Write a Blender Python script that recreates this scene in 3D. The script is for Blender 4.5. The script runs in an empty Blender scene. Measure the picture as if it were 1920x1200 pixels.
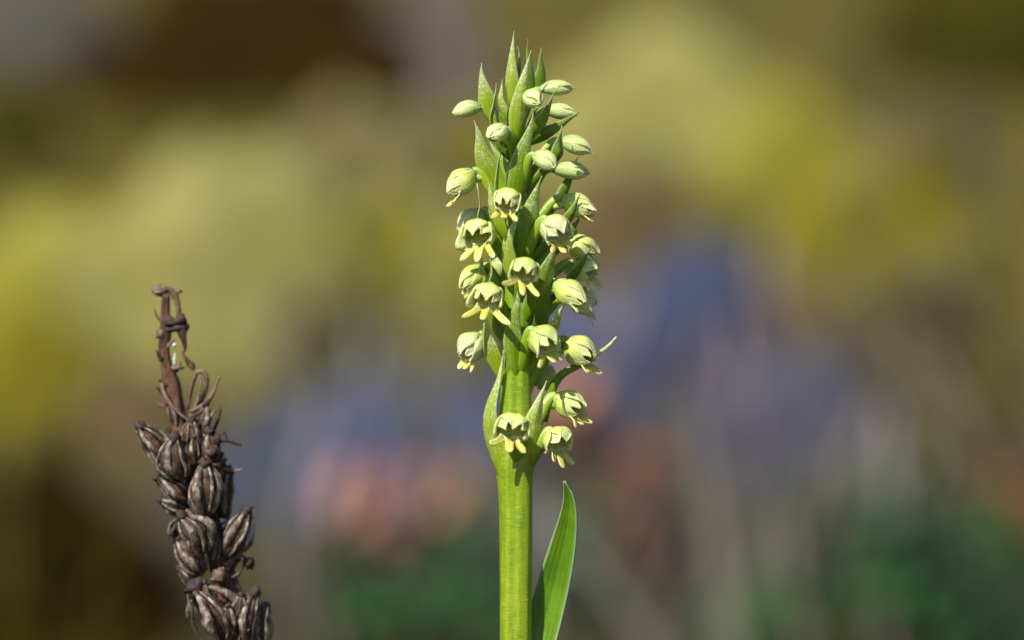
import bpy, math, random
import numpy as np
from mathutils import Vector, Matrix, noise

random.seed(7)
R = math.radians
scene = bpy.context.scene
col = scene.collection

# ------------------------------------------------------------------ camera
PITCH = R(8.0)
LENS, SENSOR = 100.0, 36.0
DIST = 0.36                      # lens to flower spike, metres
ZC = 0.19                        # height of the picture centre on the spike
FW = Vector((0, math.cos(PITCH), -math.sin(PITCH)))
UP = Vector((0, math.sin(PITCH), math.cos(PITCH)))
RT = Vector((1, 0, 0))
CAM = Vector((0, 0, ZC)) - FW * DIST
cd = bpy.data.cameras.new("camera")
cam = bpy.data.objects.new("camera", cd)
col.objects.link(cam)
cam.location = CAM
cam.rotation_euler = (math.pi / 2 - PITCH, 0, 0)
cd.lens, cd.sensor_width = LENS, SENSOR
cd.clip_start, cd.clip_end = 0.01, 500
cd.dof.use_dof = True
cd.dof.focus_distance = DIST - 0.0022
cd.dof.aperture_fstop = 6.8
cd.dof.aperture_blades = 0
scene.camera = cam

# ------------------------------------------------------------------ sky, sun, exposure
SUN_AZ, SUN_EL = R(218), R(50)   # azimuth clockwise from +Y
w = bpy.data.worlds.new("World")
scene.world = w
w.use_nodes = True
nt = w.node_tree
sky = nt.nodes.new("ShaderNodeTexSky")
sky.sky_type = 'NISHITA'
sky.sun_disc = False
sky.sun_elevation = SUN_EL
sky.sun_rotation = SUN_AZ
nt.links.new(sky.outputs[0], nt.nodes["Background"].inputs[0])
nt.nodes["Background"].inputs[1].default_value = 0.08
sd = bpy.data.lights.new("sun", 'SUN')
sun = bpy.data.objects.new("sun", sd)
col.objects.link(sun)
sd.energy = 5.0
sd.angle = R(0.5)
sd.color = (1.0, 0.955, 0.87)
tosun = Vector((math.sin(SUN_AZ) * math.cos(SUN_EL), math.cos(SUN_AZ) * math.cos(SUN_EL), math.sin(SUN_EL)))
sun.rotation_euler = tosun.to_track_quat('Z', 'Y').to_euler()
scene.view_settings.view_transform = 'Standard'
scene.view_settings.look = 'None'
scene.view_settings.exposure = 0.38
scene.view_settings.gamma = 1.0
scene.view_settings.use_curve_mapping = False
scene.render.engine = 'CYCLES'
scene.cycles.use_denoising = True
scene.cycles.max_bounces = 8

# ------------------------------------------------------------------ helpers
S = DIST * SENSOR / LENS / 1920.0          # metres per photo pixel on the spike


def ray(px, py):
    k = SENSOR / LENS / 1920.0
    return FW + RT * ((px - 960) * k) + UP * ((600 - py) * k)


def at(px, py, d=0.0):
    """A point of the spike: picture position plus depth d (in pixel sizes, + away)."""
    return CAM + ray(px, py) * (DIST + d * S)


def fbm(x, y, z=0.0, o=4):
    return noise.fractal(Vector((x, y, z)), 1.0, 2.0, o, noise_basis='PERLIN_ORIGINAL')


def ground_h(x, y):
    ys = max(0.0, y - 0.3)
    far = min(ys, 3.0) * 0.14 + max(0.0, ys - 3.0) * 0.05
    h = far + 0.012 * fbm(x * 3.1 + 4, y * 3.1, 1.7) * min(1.0, 0.3 + ys * 2)
    r = math.hypot(x, y)
    if r > 6:
        h += 0.35 * fbm(x * 0.11, y * 0.11, 5.0) * min(1, (r - 6) / 10)
    return h


def on_ground(px, py):
    """Point where the sight line through a photo pixel meets the ground, and its distance."""
    d = ray(px, py)
    t = 0.5
    while t < 6.0:
        p = CAM + d * t
        if p.z < ground_h(p.x, p.y):
            break
        t += 0.005
    return Vector((p.x, p.y, ground_h(p.x, p.y))), t


def tag(o, label=None, cat=None, group=None, kind=None):
    for k, v in (("label", label), ("category", cat), ("group", group), ("kind", kind)):
        if v:
            o[k] = v
    return o


def empty(name, loc, label, cat, group=None):
    o = bpy.data.objects.new(name, None)
    o.empty_display_size = 0.01
    o.location = loc
    col.objects.link(o)
    return tag(o, label, cat, group)


def mesh_data(name, verts, faces, uvs=None, smooth=True, mat=None):
    me = bpy.data.meshes.new(name)
    me.from_pydata([tuple(v) for v in verts], [], faces)
    if smooth:
        me.polygons.foreach_set("use_smooth", [True] * len(me.polygons))
    if uvs is not None:
        lay = me.uv_layers.new(name="UVMap")
        idx = np.zeros(len(me.loops), dtype=np.int32)
        me.loops.foreach_get("vertex_index", idx)
        u = np.asarray(uvs, dtype=np.float32)[idx]
        lay.data.foreach_set("uv", u.ravel())
    if mat:
        me.materials.append(mat)
    me.update()
    return me


def put(name, me, parent=None, loc=None, mw=None, thick=0.0):
    o = bpy.data.objects.new(name, me)
    if mw is not None:
        o.matrix_local = mw
    elif loc is not None:
        o.location = loc
    o.parent = parent
    col.objects.link(o)
    if thick:
        m = o.modifiers.new("solidify", 'SOLIDIFY')
        m.thickness = thick
        m.offset = -1.0
    return o


def world_put(name, verts, faces, parent, origin, mat, uvs=None, thick=0.0, smooth=True):
    """Mesh given in world coordinates, stored relative to the thing's base."""
    me = mesh_data(name, [Vector(v) - origin for v in verts], faces, uvs, smooth, mat)
    return put(name, me, parent, thick=thick)


def grid_faces(nu, nv, wrap=False):
    f = []
    for i in range(nu - 1):
        for j in range(nv if wrap else nv - 1):
            a, b = i * nv + j, i * nv + (j + 1) % nv
            f.append((a, b, b + nv, a + nv))
    return f


def bez(p, t):
    p = [Vector(q) for q in p]
    while len(p) > 1:
        p = [p[i].lerp(p[i + 1], t) for i in range(len(p) - 1)]
    return p[0]


def catmull(pts, n):
    """Smooth polyline through points (any dimension as tuples)."""
    P = np.array(pts, float)
    P = np.vstack([2 * P[0] - P[1], P, 2 * P[-1] - P[-2]])
    out = []
    m = len(pts) - 1
    for k in range(n):
        x = k / (n - 1) * m
        i = min(int(x), m - 1)
        t = x - i
        a, b, c, d = P[i:i + 4]
        out.append(0.5 * (2 * b + (c - a) * t + (2 * a - 5 * b + 4 * c - d) * t * t + (3 * b - a - 3 * c + d) * t ** 3))
    return np.array(out)


def tube(pts, rad, n=10, rib=None, cap=True):
    """Tube along points; rib(theta, i) multiplies the radius."""
    V, UV, F = [], [], []
    pts = [Vector(p) for p in pts]
    N = len(pts)
    T0 = (pts[1] - pts[0]).normalized()
    ref = Vector((0, -1, 0)) if abs(T0.y) < 0.9 else Vector((1, 0, 0))
    side = T0.cross(ref).normalized()
    for i, p in enumerate(pts):
        T = (pts[min(i + 1, N - 1)] - pts[max(i - 1, 0)]).normalized()
        side = (side - T * side.dot(T)).normalized()
        nn = T.cross(side)
        for j in range(n):
            a = 2 * math.pi * j / n
            r = rad[i] * (rib(a, i) if rib else 1)
            V.append(p + side * (math.cos(a) * r) + nn * (math.sin(a) * r))
            UV.append((i / (N - 1), j / n))
    F = grid_faces(N, n, True)
    if cap:
        F.append(tuple(reversed(range(n))))
        F.append(tuple(range((N - 1) * n, N * n)))
    return V, F, UV


def blade(cpts, wid, norm, keel=0.35, nv=7, wave=0.0, seed=0.0, fold=0.0):
    """Leaf-like sheet: centre line, half widths, outward normals (one per point)."""
    V, UV = [], []
    N = len(cpts)
    for i in range(N):
        T = (cpts[min(i + 1, N - 1)] - cpts[max(i - 1, 0)]).normalized()
        n = (norm[i] - T * norm[i].dot(T)).normalized()
        s = T.cross(n)
        for j in range(nv):
            v = -1 + 2 * j / (nv - 1)
            ww = wid[i]
            off = -keel * ww * v * v - fold * ww * abs(v)
            off += wave * ww * math.sin(9 * i / N + seed + 2.3 * v) * abs(v)
            V.append(cpts[i] + s * (v * ww) + n * off)
            UV.append((i / (N - 1), 0.5 + 0.5 * v))
    return V, grid_faces(N, nv), UV


# ------------------------------------------------------------------ materials
def new_mat(name):
    m = bpy.data.materials.new(name)
    m.use_nodes = True
    t = m.node_tree
    b = t.nodes["Principled BSDF"]
    return m, t, b, t.nodes["Material Output"]


def nd(t, kind, **kw):
    n = t.nodes.new(kind)
    for k, v in kw.items():
        setattr(n, k, v)
    return n


def ramp(t, stops, fac):
    r = nd(t, "ShaderNodeValToRGB")
    el = r.color_ramp.elements
    while len(el) < len(stops):
        el.new(0.5)
    for e, (p, c) in zip(el, stops):
        e.position = p
        e.color = (*c, 1) if len(c) == 3 else c
    t.links.new(fac, r.inputs[0])
    return r.outputs[0]


def mix(t, fac, a, b, blend='MIX'):
    n = nd(t, "ShaderNodeMix", data_type='RGBA', blend_type=blend)
    for k, v in ((0, fac), (6, a), (7, b)):
        if isinstance(v, (int, float)):
            n.inputs[k].default_value = v
        elif isinstance(v, tuple):
            n.inputs[k].default_value = (*v, 1)
        else:
            t.links.new(v, n.inputs[k])
    return n.outputs[2]


def math_node(t, op, a, b=None):
    n = nd(t, "ShaderNodeMath", operation=op)
    for k, v in ((0, a), (1, b)):
        if v is None:
            continue
        if isinstance(v, (int, float)):
            n.inputs[k].default_value = v
        else:
            t.links.new(v, n.inputs[k])
    return n.outputs[0]


def coords(t, scale):
    tc = nd(t, "ShaderNodeTexCoord")
    mp = nd(t, "ShaderNodeMapping")
    sc = scale if isinstance(scale, tuple) else (scale,) * 3
    mp.inputs["Scale"].default_value = sc
    t.links.new(tc.outputs["Object"], mp.inputs[0])
    return mp.outputs[0]


def tex_noise(t, scale, detail=3.0, rough=0.55):
    n = nd(t, "ShaderNodeTexNoise")
    n.inputs["Scale"].default_value = 1.0
    n.inputs["Detail"].default_value = detail
    n.inputs["Roughness"].default_value = rough
    t.links.new(coords(t, scale), n.inputs["Vector"])
    return n.outputs["Fac"]


def bump(t, b, height, dist, strength=1.0, src=None):
    n = nd(t, "ShaderNodeBump")
    n.inputs["Strength"].default_value = strength
    n.inputs["Distance"].default_value = dist
    t.links.new(height, n.inputs["Height"])
    for x in ([b] if not isinstance(b, list) else b):
        t.links.new(n.outputs[0], x.inputs["Normal"])


def add_translucent(t, b, out, colour, amount):
    tr = nd(t, "ShaderNodeBsdfTranslucent")
    if isinstance(colour, tuple):
        tr.inputs[0].default_value = (*colour, 1)
    else:
        t.links.new(colour, tr.inputs[0])
    ms = nd(t, "ShaderNodeMixShader")
    ms.inputs[0].default_value = amount
    t.links.new(b.outputs[0], ms.inputs[1])
    t.links.new(tr.outputs[0], ms.inputs[2])
    t.links.new(ms.outputs[0], out.inputs[0])
    return tr


def uv_parts(t):
    u = nd(t, "ShaderNodeUVMap")
    s = nd(t, "ShaderNodeSeparateXYZ")
    t.links.new(u.outputs[0], s.inputs[0])
    v = math_node(t, 'ABSOLUTE', math_node(t, 'SUBTRACT', math_node(t, 'MULTIPLY', s.outputs[1], 2.0), 1.0))
    return s.outputs[0], v, s.outputs[1]


def tepal_material(name, base, mid, tip, transl=0.30):
    m, t, b, out = new_mat(name)
    u, v, vr = uv_parts(t)
    n = tex_noise(t, 700, 3)
    uu = math_node(t, 'ADD', u, math_node(t, 'MULTIPLY', math_node(t, 'SUBTRACT', n, 0.5), 0.35))
    c = ramp(t, [(0.0, base), (0.4, mid), (0.85, tip)], uu)
    # veins: a green nerve down the middle and two beside it
    wv = nd(t, "ShaderNodeMath", operation='COSINE')
    t.links.new(math_node(t, 'MULTIPLY', v, 9.5), wv.inputs[0])
    vein = math_node(t, 'POWER', math_node(t, 'MAXIMUM', wv.outputs[0], 0.0), 3.0)
    fade = math_node(t, 'MULTIPLY', math_node(t, 'MULTIPLY', vein, math_node(t, 'SUBTRACT', 1.0, u)), 0.6)
    c = mix(t, fade, c, tuple(x * 0.7 for x in base))
    edge = math_node(t, 'POWER', v, 6.0)
    c = mix(t, math_node(t, 'MULTIPLY', edge, 0.5), c, tuple(min(0.9, x * 1.08) for x in tip))
    vo = nd(t, "ShaderNodeTexVoronoi")
    vo.inputs["Scale"].default_value = 1.0
    t.links.new(coords(t, 4800), vo.inputs["Vector"])
    gs = nd(t, "ShaderNodeSeparateColor")
    t.links.new(vo.outputs["Color"], gs.inputs[0])
    frost = math_node(t, 'MULTIPLY', math_node(t, 'POWER', gs.outputs[0], 2.0), math_node(t, 'MAXIMUM', math_node(t, 'MULTIPLY', math_node(t, 'SUBTRACT', 0.42, u), 1.9), 0.0))
    c = mix(t, frost, c, (0.70, 0.82, 0.70))
    spot = math_node(t, 'MULTIPLY', math_node(t, 'MAXIMUM', math_node(t, 'SUBTRACT', tex_noise(t, 900, 2), 0.70), 0.0), 5.0)
    c = mix(t, math_node(t, 'MINIMUM', math_node(t, 'MULTIPLY', spot, edge), 0.7), c, (0.30, 0.16, 0.05))
    t.links.new(c, b.inputs["Base Color"])
    b.inputs["Roughness"].default_value = 0.36
    b.inputs["Subsurface Weight"].default_value = 0.0
    tr = add_translucent(t, b, out, c, transl)
    bump(t, [b, tr], math_node(t, 'ADD', tex_noise(t, 5200, 2), math_node(t, 'MULTIPLY', vo.outputs['Distance'], 0.5)), 0.00009, 0.7)
    return m


M = {}
M['tepal'] = tepal_material("flower_tepal", (0.42, 0.58, 0.07), (0.72, 0.81, 0.15), (0.93, 0.94, 0.46))
M['tepal_green'] = tepal_material("flower_tepal_greenish", (0.36, 0.54, 0.05), (0.62, 0.76, 0.13), (0.88, 0.93, 0.42))
M['tepal_white'] = tepal_material("flower_tepal_whitish", (0.46, 0.60, 0.10), (0.74, 0.80, 0.28), (0.90, 0.90, 0.58))
M['bud'] = tepal_material("bud_tepal", (0.33, 0.48, 0.11), (0.58, 0.71, 0.24), (0.84, 0.89, 0.42))
M['lip'] = tepal_material("flower_lip", (0.45, 0.52, 0.03), (0.82, 0.76, 0.13), (0.88, 0.81, 0.36))


def bract_material(name, base, mid, tip, transl=0.3, silver=1.0):
    m, t, b, out = new_mat(name)
    u, v, vr = uv_parts(t)
    n = tex_noise(t, 450, 3)
    uu = math_node(t, 'ADD', u, math_node(t, 'MULTIPLY', math_node(t, 'SUBTRACT', n, 0.5), 0.5))
    c = ramp(t, [(0.25, base), (0.6, mid), (0.95, tip)], uu)
    # crystalline papillae: small pale cells, denser towards the tip
    vo = nd(t, "ShaderNodeTexVoronoi")
    vo.inputs["Scale"].default_value = 1.0
    t.links.new(coords(t, 5200), vo.inputs["Vector"])
    sp = nd(t, "ShaderNodeSeparateColor")
    t.links.new(vo.outputs["Color"], sp.inputs[0])
    spark = math_node(t, 'POWER', sp.outputs[0], 3.0)
    dens = math_node(t, 'MULTIPLY', math_node(t, 'MAXIMUM', math_node(t, 'SUBTRACT', uu, 0.34), 0.0), 2.2 * silver)
    c = mix(t, math_node(t, 'MULTIPLY', spark, dens), c, (0.78, 0.84, 0.58))
    cs = nd(t, "ShaderNodeMath", operation='COSINE')
    t.links.new(math_node(t, 'MULTIPLY', vr, 31.4), cs.inputs[0])
    nerve = math_node(t, 'POWER', math_node(t, 'MAXIMUM', cs.outputs[0], 0.0), 4.0)
    c = mix(t, math_node(t, 'MULTIPLY', nerve, 0.38), c, tuple(x * 0.55 for x in base))
    edge = math_node(t, 'POWER', v, 9.0)
    c = mix(t, math_node(t, 'MULTIPLY', edge, 0.7), c, (0.62, 0.72, 0.42))
    t.links.new(c, b.inputs["Base Color"])
    b.inputs["Roughness"].default_value = 0.36
    tr = add_translucent(t, b, out, c, transl)
    h = math_node(t, 'ADD', vo.outputs["Distance"], math_node(t, 'MULTIPLY', tex_noise(t, 2500, 2), 0.8))
    bump(t, [b, tr], h, 0.00005, 0.5)
    return m


M['bract'] = bract_material("bract_green", (0.165, 0.285, 0.003), (0.265, 0.385, 0.010), (0.45, 0.54, 0.13))
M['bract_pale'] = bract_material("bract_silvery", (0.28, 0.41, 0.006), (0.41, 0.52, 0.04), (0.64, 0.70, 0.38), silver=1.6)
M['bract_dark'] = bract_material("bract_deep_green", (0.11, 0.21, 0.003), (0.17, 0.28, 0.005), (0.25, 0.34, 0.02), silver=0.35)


def stem_material():
    m, t, b, out = new_mat("orchid_stem_green")
    n = math_node(t, 'ADD', math_node(t, 'MULTIPLY', tex_noise(t, (1500, 1500, 70), 3), 0.6), math_node(t, 'MULTIPLY', tex_noise(t, 330, 4), 0.4))
    c = ramp(t, [(0.3, (0.12, 0.215, 0.002)), (0.5, (0.205, 0.300, 0.002)), (0.72, (0.31, 0.385, 0.006))], n)
    tc = nd(t, "ShaderNodeTexCoord")
    sz = nd(t, "ShaderNodeSeparateXYZ")
    t.links.new(tc.outputs["Object"], sz.inputs[0])
    mr = nd(t, "ShaderNodeMapRange")
    mr.inputs[1].default_value, mr.inputs[2].default_value = 0.165, 0.190
    t.links.new(sz.outputs[2], mr.inputs[0])
    green = ramp(t, [(0.3, (0.11, 0.21, 0.002)), (0.55, (0.165, 0.275, 0.003)), (0.8, (0.24, 0.35, 0.008))], n)
    c = mix(t, mr.outputs[0], c, green)
    fine = tex_noise(t, (900, 900, 6500), 2)
    c = mix(t, math_node(t, 'MULTIPLY', math_node(t, 'POWER', fine, 4.0), 1.3), c, (0.52, 0.60, 0.10))
    t.links.new(c, b.inputs["Base Color"])
    b.inputs["Roughness"].default_value = 0.33
    b.inputs["Subsurface Weight"].default_value = 0.25
    b.inputs["Subsurface Radius"].default_value = (0.6, 1.0, 0.1)
    b.inputs["Subsurface Scale"].default_value = 0.0012
    h = math_node(t, 'ADD', math_node(t, 'MULTIPLY', fine, 0.7), tex_noise(t, (3500, 3500, 700), 2))
    bump(t, b, h, 0.00010, 0.6)
    return m


M['stem'] = stem_material()


def ovary_material():
    m, t, b, out = new_mat("ovary_green")
    u, v, vr = uv_parts(t)
    c = ramp(t, [(0.0, (0.15, 0.26, 0.005)), (0.6, (0.25, 0.36, 0.018)), (0.88, (0.30, 0.46, 0.08)), (1.0, (0.44, 0.54, 0.36))],
             math_node(t, 'ADD', u, math_node(t, 'MULTIPLY', math_node(t, 'SUBTRACT', tex_noise(t, 600), 0.5), 0.4)))
    t.links.new(c, b.inputs["Base Color"])
    b.inputs["Roughness"].default_value = 0.34
    b.inputs["Subsurface Weight"].default_value = 0.2
    b.inputs["Subsurface Radius"].default_value = (0.6, 1.0, 0.15)
    b.inputs["Subsurface Scale"].default_value = 0.0008
    bump(t, b, tex_noise(t, 4500, 2), 0.00010, 0.6)
    return m


M['ovary'] = ovary_material()


def leaf_material(name, a, c2, transl=0.3, vein=11.0, rough=0.38, rim=0.75):
    m, t, b, out = new_mat(name)
    u, v, vr = uv_parts(t)
    wv = nd(t, "ShaderNodeMath", operation='SINE')
    t.links.new(math_node(t, 'MULTIPLY', vr, vein * 6.283), wv.inputs[0])
    st = math_node(t, 'ADD', math_node(t, 'MULTIPLY', wv.outputs[0], 0.035), tex_noise(t, 260, 3))
    c = ramp(t, [(0.35, a), (0.7, c2)], st)
    edge = math_node(t, 'POWER', v, 14.0)
    c = mix(t, math_node(t, 'MULTIPLY', edge, rim if rough < 0.45 else 0.0), c, (0.50, 0.62, 0.36))
    t.links.new(c, b.inputs["Base Color"])
    b.inputs["Roughness"].default_value = rough
    b.inputs["Specular IOR Level"].default_value = 0.5 if rough < 0.45 else 0.15
    tr = add_translucent(t, b, out, c, transl)
    h = math_node(t, 'ADD', math_node(t, 'MULTIPLY', wv.outputs[0], 0.25), tex_noise(t, 3800, 2))
    bump(t, [b, tr], h, 0.00010, 0.5)
    return m


M['leaf'] = leaf_material("orchid_leaf_green", (0.10, 0.23, 0.006), (0.18, 0.34, 0.014), 0.36, vein=6.0)


def rough_mat(name, stops, scale, bscale=None, bdist=0.002, rough=0.8, transl=0.0, detail=4):
    m, t, b, out = new_mat(name)
    c = ramp(t, stops, tex_noise(t, scale, detail, 0.6))
    t.links.new(c, b.inputs["Base Color"])
    b.inputs["Roughness"].default_value = rough
    if rough > 0.8:
        b.inputs["Specular IOR Level"].default_value = 0.1
    if transl:
        add_translucent(t, b, out, c, transl)
    if bscale:
        bump(t, b, tex_noise(t, bscale, 4, 0.6), bdist, 0.8)
    return m


M['dead_stem'] = rough_mat("dead_stem_brown", [(0.35, (0.022, 0.0104, 0.0059)), (0.5, (0.0935, 0.0323, 0.0119)), (0.68, (0.209, 0.0808, 0.0306))],
                           (1500, 1500, 260), (2600, 2600, 500), 0.0003, 0.6)
M['capsule'] = rough_mat("capsule_dark_brown", [(0.35, (0.0164, 0.0081, 0.0042)), (0.52, (0.0559, 0.0273, 0.0129)), (0.68, (0.149, 0.0756, 0.0359))],
                         (1100, 1100, 900), 2600, 0.0002, 0.6)
M['rib'] = rough_mat("capsule_rib_grey_brown", [(0.38, (0.045, 0.030, 0.020)), (0.52, (0.135, 0.098, 0.070)), (0.64, (0.34, 0.295, 0.25))],  # palest stop stands for highlights painted into the rib colour
                     (1300, 1300, 700), 3200, 0.00015, 0.45)
M['wither'] = rough_mat("withered_flower_dark", [(0.3, (0.018, 0.0099, 0.0081)), (0.6, (0.0558, 0.0306, 0.0234)), (0.8, (0.135, 0.081, 0.063))],
                        2000, 3000, 0.0003, 0.65)
M['dry'] = rough_mat("dry_bract_buff", [(0.3, (0.0768, 0.0427, 0.023)), (0.55, (0.16, 0.0985, 0.0576)), (0.8, (0.288, 0.2134, 0.1521))],
                     (1200, 1200, 600), 2600, 0.0002, 0.5)
M['fluff'] = rough_mat("seed_fluff_white", [(0.3, (0.55, 0.58, 0.6)), (0.7, (0.75, 0.78, 0.8))], 2000, None, 0, 0.5)
# background
def soil_material():
    m, t, b, out = new_mat("peaty_soil_and_litter")
    n = tex_noise(t, 22, 4, 0.6)
    near = ramp(t, [(0.25, (0.014, 0.012, 0.008)), (0.45, (0.036, 0.032, 0.021)), (0.6, (0.060, 0.054, 0.038)), (0.8, (0.09, 0.082, 0.06))], n)
    far = ramp(t, [(0.25, (0.026, 0.020, 0.005)), (0.45, (0.070, 0.056, 0.013)), (0.6, (0.11, 0.09, 0.022)), (0.8, (0.15, 0.13, 0.04))], n)
    tc = nd(t, "ShaderNodeTexCoord")
    sz = nd(t, "ShaderNodeSeparateXYZ")
    t.links.new(tc.outputs["Object"], sz.inputs[0])
    mr = nd(t, "ShaderNodeMapRange")
    mr.inputs[1].default_value, mr.inputs[2].default_value = 0.75, 1.0
    t.links.new(math_node(t, 'ADD', sz.outputs[1], math_node(t, 'MULTIPLY', n, 0.3)), mr.inputs[0])
    t.links.new(mix(t, mr.outputs[0], near, far), b.inputs["Base Color"])
    b.inputs["Roughness"].default_value = 0.95
    b.inputs["Specular IOR Level"].default_value = 0.1
    bump(t, b, tex_noise(t, 160, 4, 0.6), 0.004, 0.8)
    return m


M['soil'] = soil_material()
M['moss_yellow'] = rough_mat("moss_yellow_green", [(0.25, (0.1181, 0.1111, 0.0094)), (0.5, (0.2153, 0.2014, 0.0272)), (0.75, (0.2917, 0.2778, 0.0698))], 30, 350, 0.003, 0.95)
M['moss_pale'] = rough_mat("moss_pale_lichen", [(0.25, (0.1437, 0.1348, 0.0299)), (0.5, (0.2396, 0.2246, 0.0658)), (0.75, (0.2995, 0.2815, 0.1198))], 30, 350, 0.003, 0.95)
M['moss_olive'] = rough_mat("moss_olive", [(0.25, (0.075, 0.0651, 0.0041)), (0.5, (0.165, 0.1446, 0.0096)), (0.75, (0.24, 0.2097, 0.0274))], 30, 350, 0.003, 0.95)
M['moss_deep'] = rough_mat("moss_deep_olive", [(0.25, (0.0192, 0.0186, 0.001)), (0.5, (0.0346, 0.0335, 0.002)), (0.75, (0.0577, 0.0558, 0.005))], 30, 350, 0.003, 0.95)
M['umber'] = rough_mat("umber_dark_brown", [(0.25, (0.0085, 0.0044, 0.0003)), (0.5, (0.0219, 0.0112, 0.0005)), (0.75, (0.0425, 0.0234, 0.0012))], 30, 350, 0.003, 0.98)  # very dark brown shared by the two darkest humps
M['litter'] = rough_mat("brown_litter", [(0.25, (0.0547, 0.0374, 0.0166)), (0.5, (0.1184, 0.0832, 0.0416)), (0.75, (0.1822, 0.133, 0.068))], 40, 350, 0.003, 0.95)
M['litter_olive'] = rough_mat("olive_brown_litter", [(0.25, (0.07, 0.058, 0.02)), (0.5, (0.15, 0.125, 0.05)), (0.75, (0.22, 0.19, 0.09))], 40, 350, 0.003, 0.95)
M['stone'] = rough_mat("slate_blue_stone", [(0.3, (0.0282, 0.0355, 0.0696)), (0.5, (0.0481, 0.0582, 0.1088)), (0.72, (0.0904, 0.1035, 0.1654))], 25, 220, 0.002, 0.85)
M['stone_slate_mauve'] = rough_mat("slate_mauve_stone", [(0.3, (0.0371, 0.035, 0.0522)), (0.5, (0.062, 0.0586, 0.0821)), (0.72, (0.1053, 0.0987, 0.1268))], 25, 220, 0.002, 0.85)
M['stone_grey'] = rough_mat("warm_grey_stone", [(0.3, (0.0374, 0.0343, 0.0287)), (0.5, (0.0655, 0.0611, 0.053)), (0.72, (0.1186, 0.1123, 0.0998))], 25, 220, 0.002, 0.85)
M['stone_mauve'] = rough_mat("mauve_grey_stone", [(0.3, (0.0749, 0.0618, 0.0543)), (0.5, (0.131, 0.1105, 0.0983)), (0.72, (0.2059, 0.1778, 0.1591))], 25, 220, 0.002, 0.85)
M['straw'] = leaf_material("dry_grass_straw", (0.17, 0.155, 0.11), (0.28, 0.25, 0.19), 0.25, 3.0, 0.7)
M['straw_mauve'] = leaf_material("dry_stalk_lilac_grey", (0.20, 0.17, 0.18), (0.32, 0.28, 0.29), 0.0, 3.0, 0.7)
M['grass'] = leaf_material("olive_grass", (0.13, 0.13, 0.02), (0.23, 0.22, 0.05), 0.3, 3.0, 0.5)
M['grass_dark'] = leaf_material("dark_grass", (0.06, 0.05, 0.004), (0.11, 0.085, 0.008), 0.3, 3.0, 0.5)
M['herb'] = leaf_material("herb_leaf_green", (0.018, 0.075, 0.018), (0.038, 0.125, 0.034), 0.2, 5.0, 0.65)
M['herb_dark'] = leaf_material("herb_leaf_very_dark", (0.010, 0.032, 0.010), (0.020, 0.058, 0.018), 0.2, 5.0, 0.7)
M['herb_grey'] = leaf_material("herb_leaf_grey_green", (0.065, 0.10, 0.068), (0.12, 0.16, 0.115), 0.2, 5.0, 0.65)
M['leaf_pink'] = leaf_material("pink_red_leaf", (0.54, 0.26, 0.20), (0.70, 0.40, 0.32), 0.2, 5.0, 0.5)
M['leaf_orange'] = leaf_material("orange_brown_leaf", (0.52, 0.23, 0.08), (0.68, 0.36, 0.16), 0.2, 5.0, 0.5)
M['leaf_red'] = leaf_material("red_brown_leaf", (0.21, 0.065, 0.03), (0.33, 0.115, 0.05), 0.2, 5.0, 0.5)
M['heath'] = rough_mat("heath_twig_mauve", [(0.3, (0.102, 0.0714, 0.068)), (0.55, (0.204, 0.1445, 0.1326)), (0.8, (0.34, 0.238, 0.221))], 300, None, 0, 0.7)
M['heath_dark'] = rough_mat("heath_twig_dark", [(0.3, (0.03, 0.018, 0.018)), (0.55, (0.06, 0.038, 0.036)), (0.8, (0.10, 0.065, 0.06))], 300, None, 0, 0.7)

# ------------------------------------------------------------------ ground
def axis_steps(lo, hi, near_lo, near_hi, fine, grow):
    a = list(np.arange(near_lo, near_hi, fine))
    s, v = fine, near_hi
    while v < hi:
        a.append(v); s *= grow; v += s
    a.append(hi)
    s, v, b = fine, near_lo, []
    while v > lo:
        s *= grow; v -= s; b.append(max(v, lo))
    return sorted(set(b + a))


xs = axis_steps(-150, 150, -0.7, 0.7, 0.02, 1.25)
ys = axis_steps(-60, 250, -0.4, 2.6, 0.02, 1.25)
gv = [(x, y, ground_h(x, y)) for y in ys for x in xs]
ground = put("ground", mesh_data("ground", gv, grid_faces(len(ys), len(xs)), mat=M['soil']))
tag(ground, "mossy peaty hillside rising behind the orchid", kind="structure")

# ------------------------------------------------------------------ the orchid
base_o = Vector((at(967, 1200).x, 0, 0))
base_o.y = at(967, 1200).y - 0.006
base_o.z = ground_h(base_o.x, base_o.y) - 0.002
orchid = empty("orchid", base_o, "tall green orchid spike crowded with small pale yellow-green flowers", "orchid")

# stem: picture path (px, py, radius in px), continued down to the ground
stem_path = [(975, 150, 2), (974, 175, 8), (972, 230, 13), (971, 300, 17), (969, 380, 20), (967, 470, 23), (967, 560, 25),
             (968, 650, 27), (968, 740, 28.5), (966, 820, 32), (965, 870, 35), (966, 905, 32), (967, 960, 30.5), (967, 1080, 29.5), (967, 1210, 29.5)]
sp_w = [(*at(a, b, 0), r * S) for a, b, r in stem_path]
p_end = Vector(sp_w[-1][:3])
for k in [i / 16 for i in range(1, 17)]:
    q = p_end.lerp(base_o, k)
    sp_w.append((q.x, q.y, q.z, (29.5 + 6 * k) * S))
sp = catmull(sp_w, 240)


def stem_axis(py):
    xs_ = [p[1] for p in stem_path]
    return float(np.interp(py, xs_, [p[0] for p in stem_path])), float(np.interp(py, xs_, [p[2] for p in stem_path]))


def stem_rib(a, i):
    z = sp[i][2]
    tw = a + z * 6.0
    return 1 + 0.05 * math.cos(5 * tw) + 0.03 * math.cos(9 * tw + 1) + 0.05 * noise.noise(Vector((math.cos(a) * 0.8, math.sin(a) * 0.8, z * 90))) + 0.012 * noise.noise(Vector((math.cos(a) * 2, math.sin(a) * 2, z * 500)))


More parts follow.
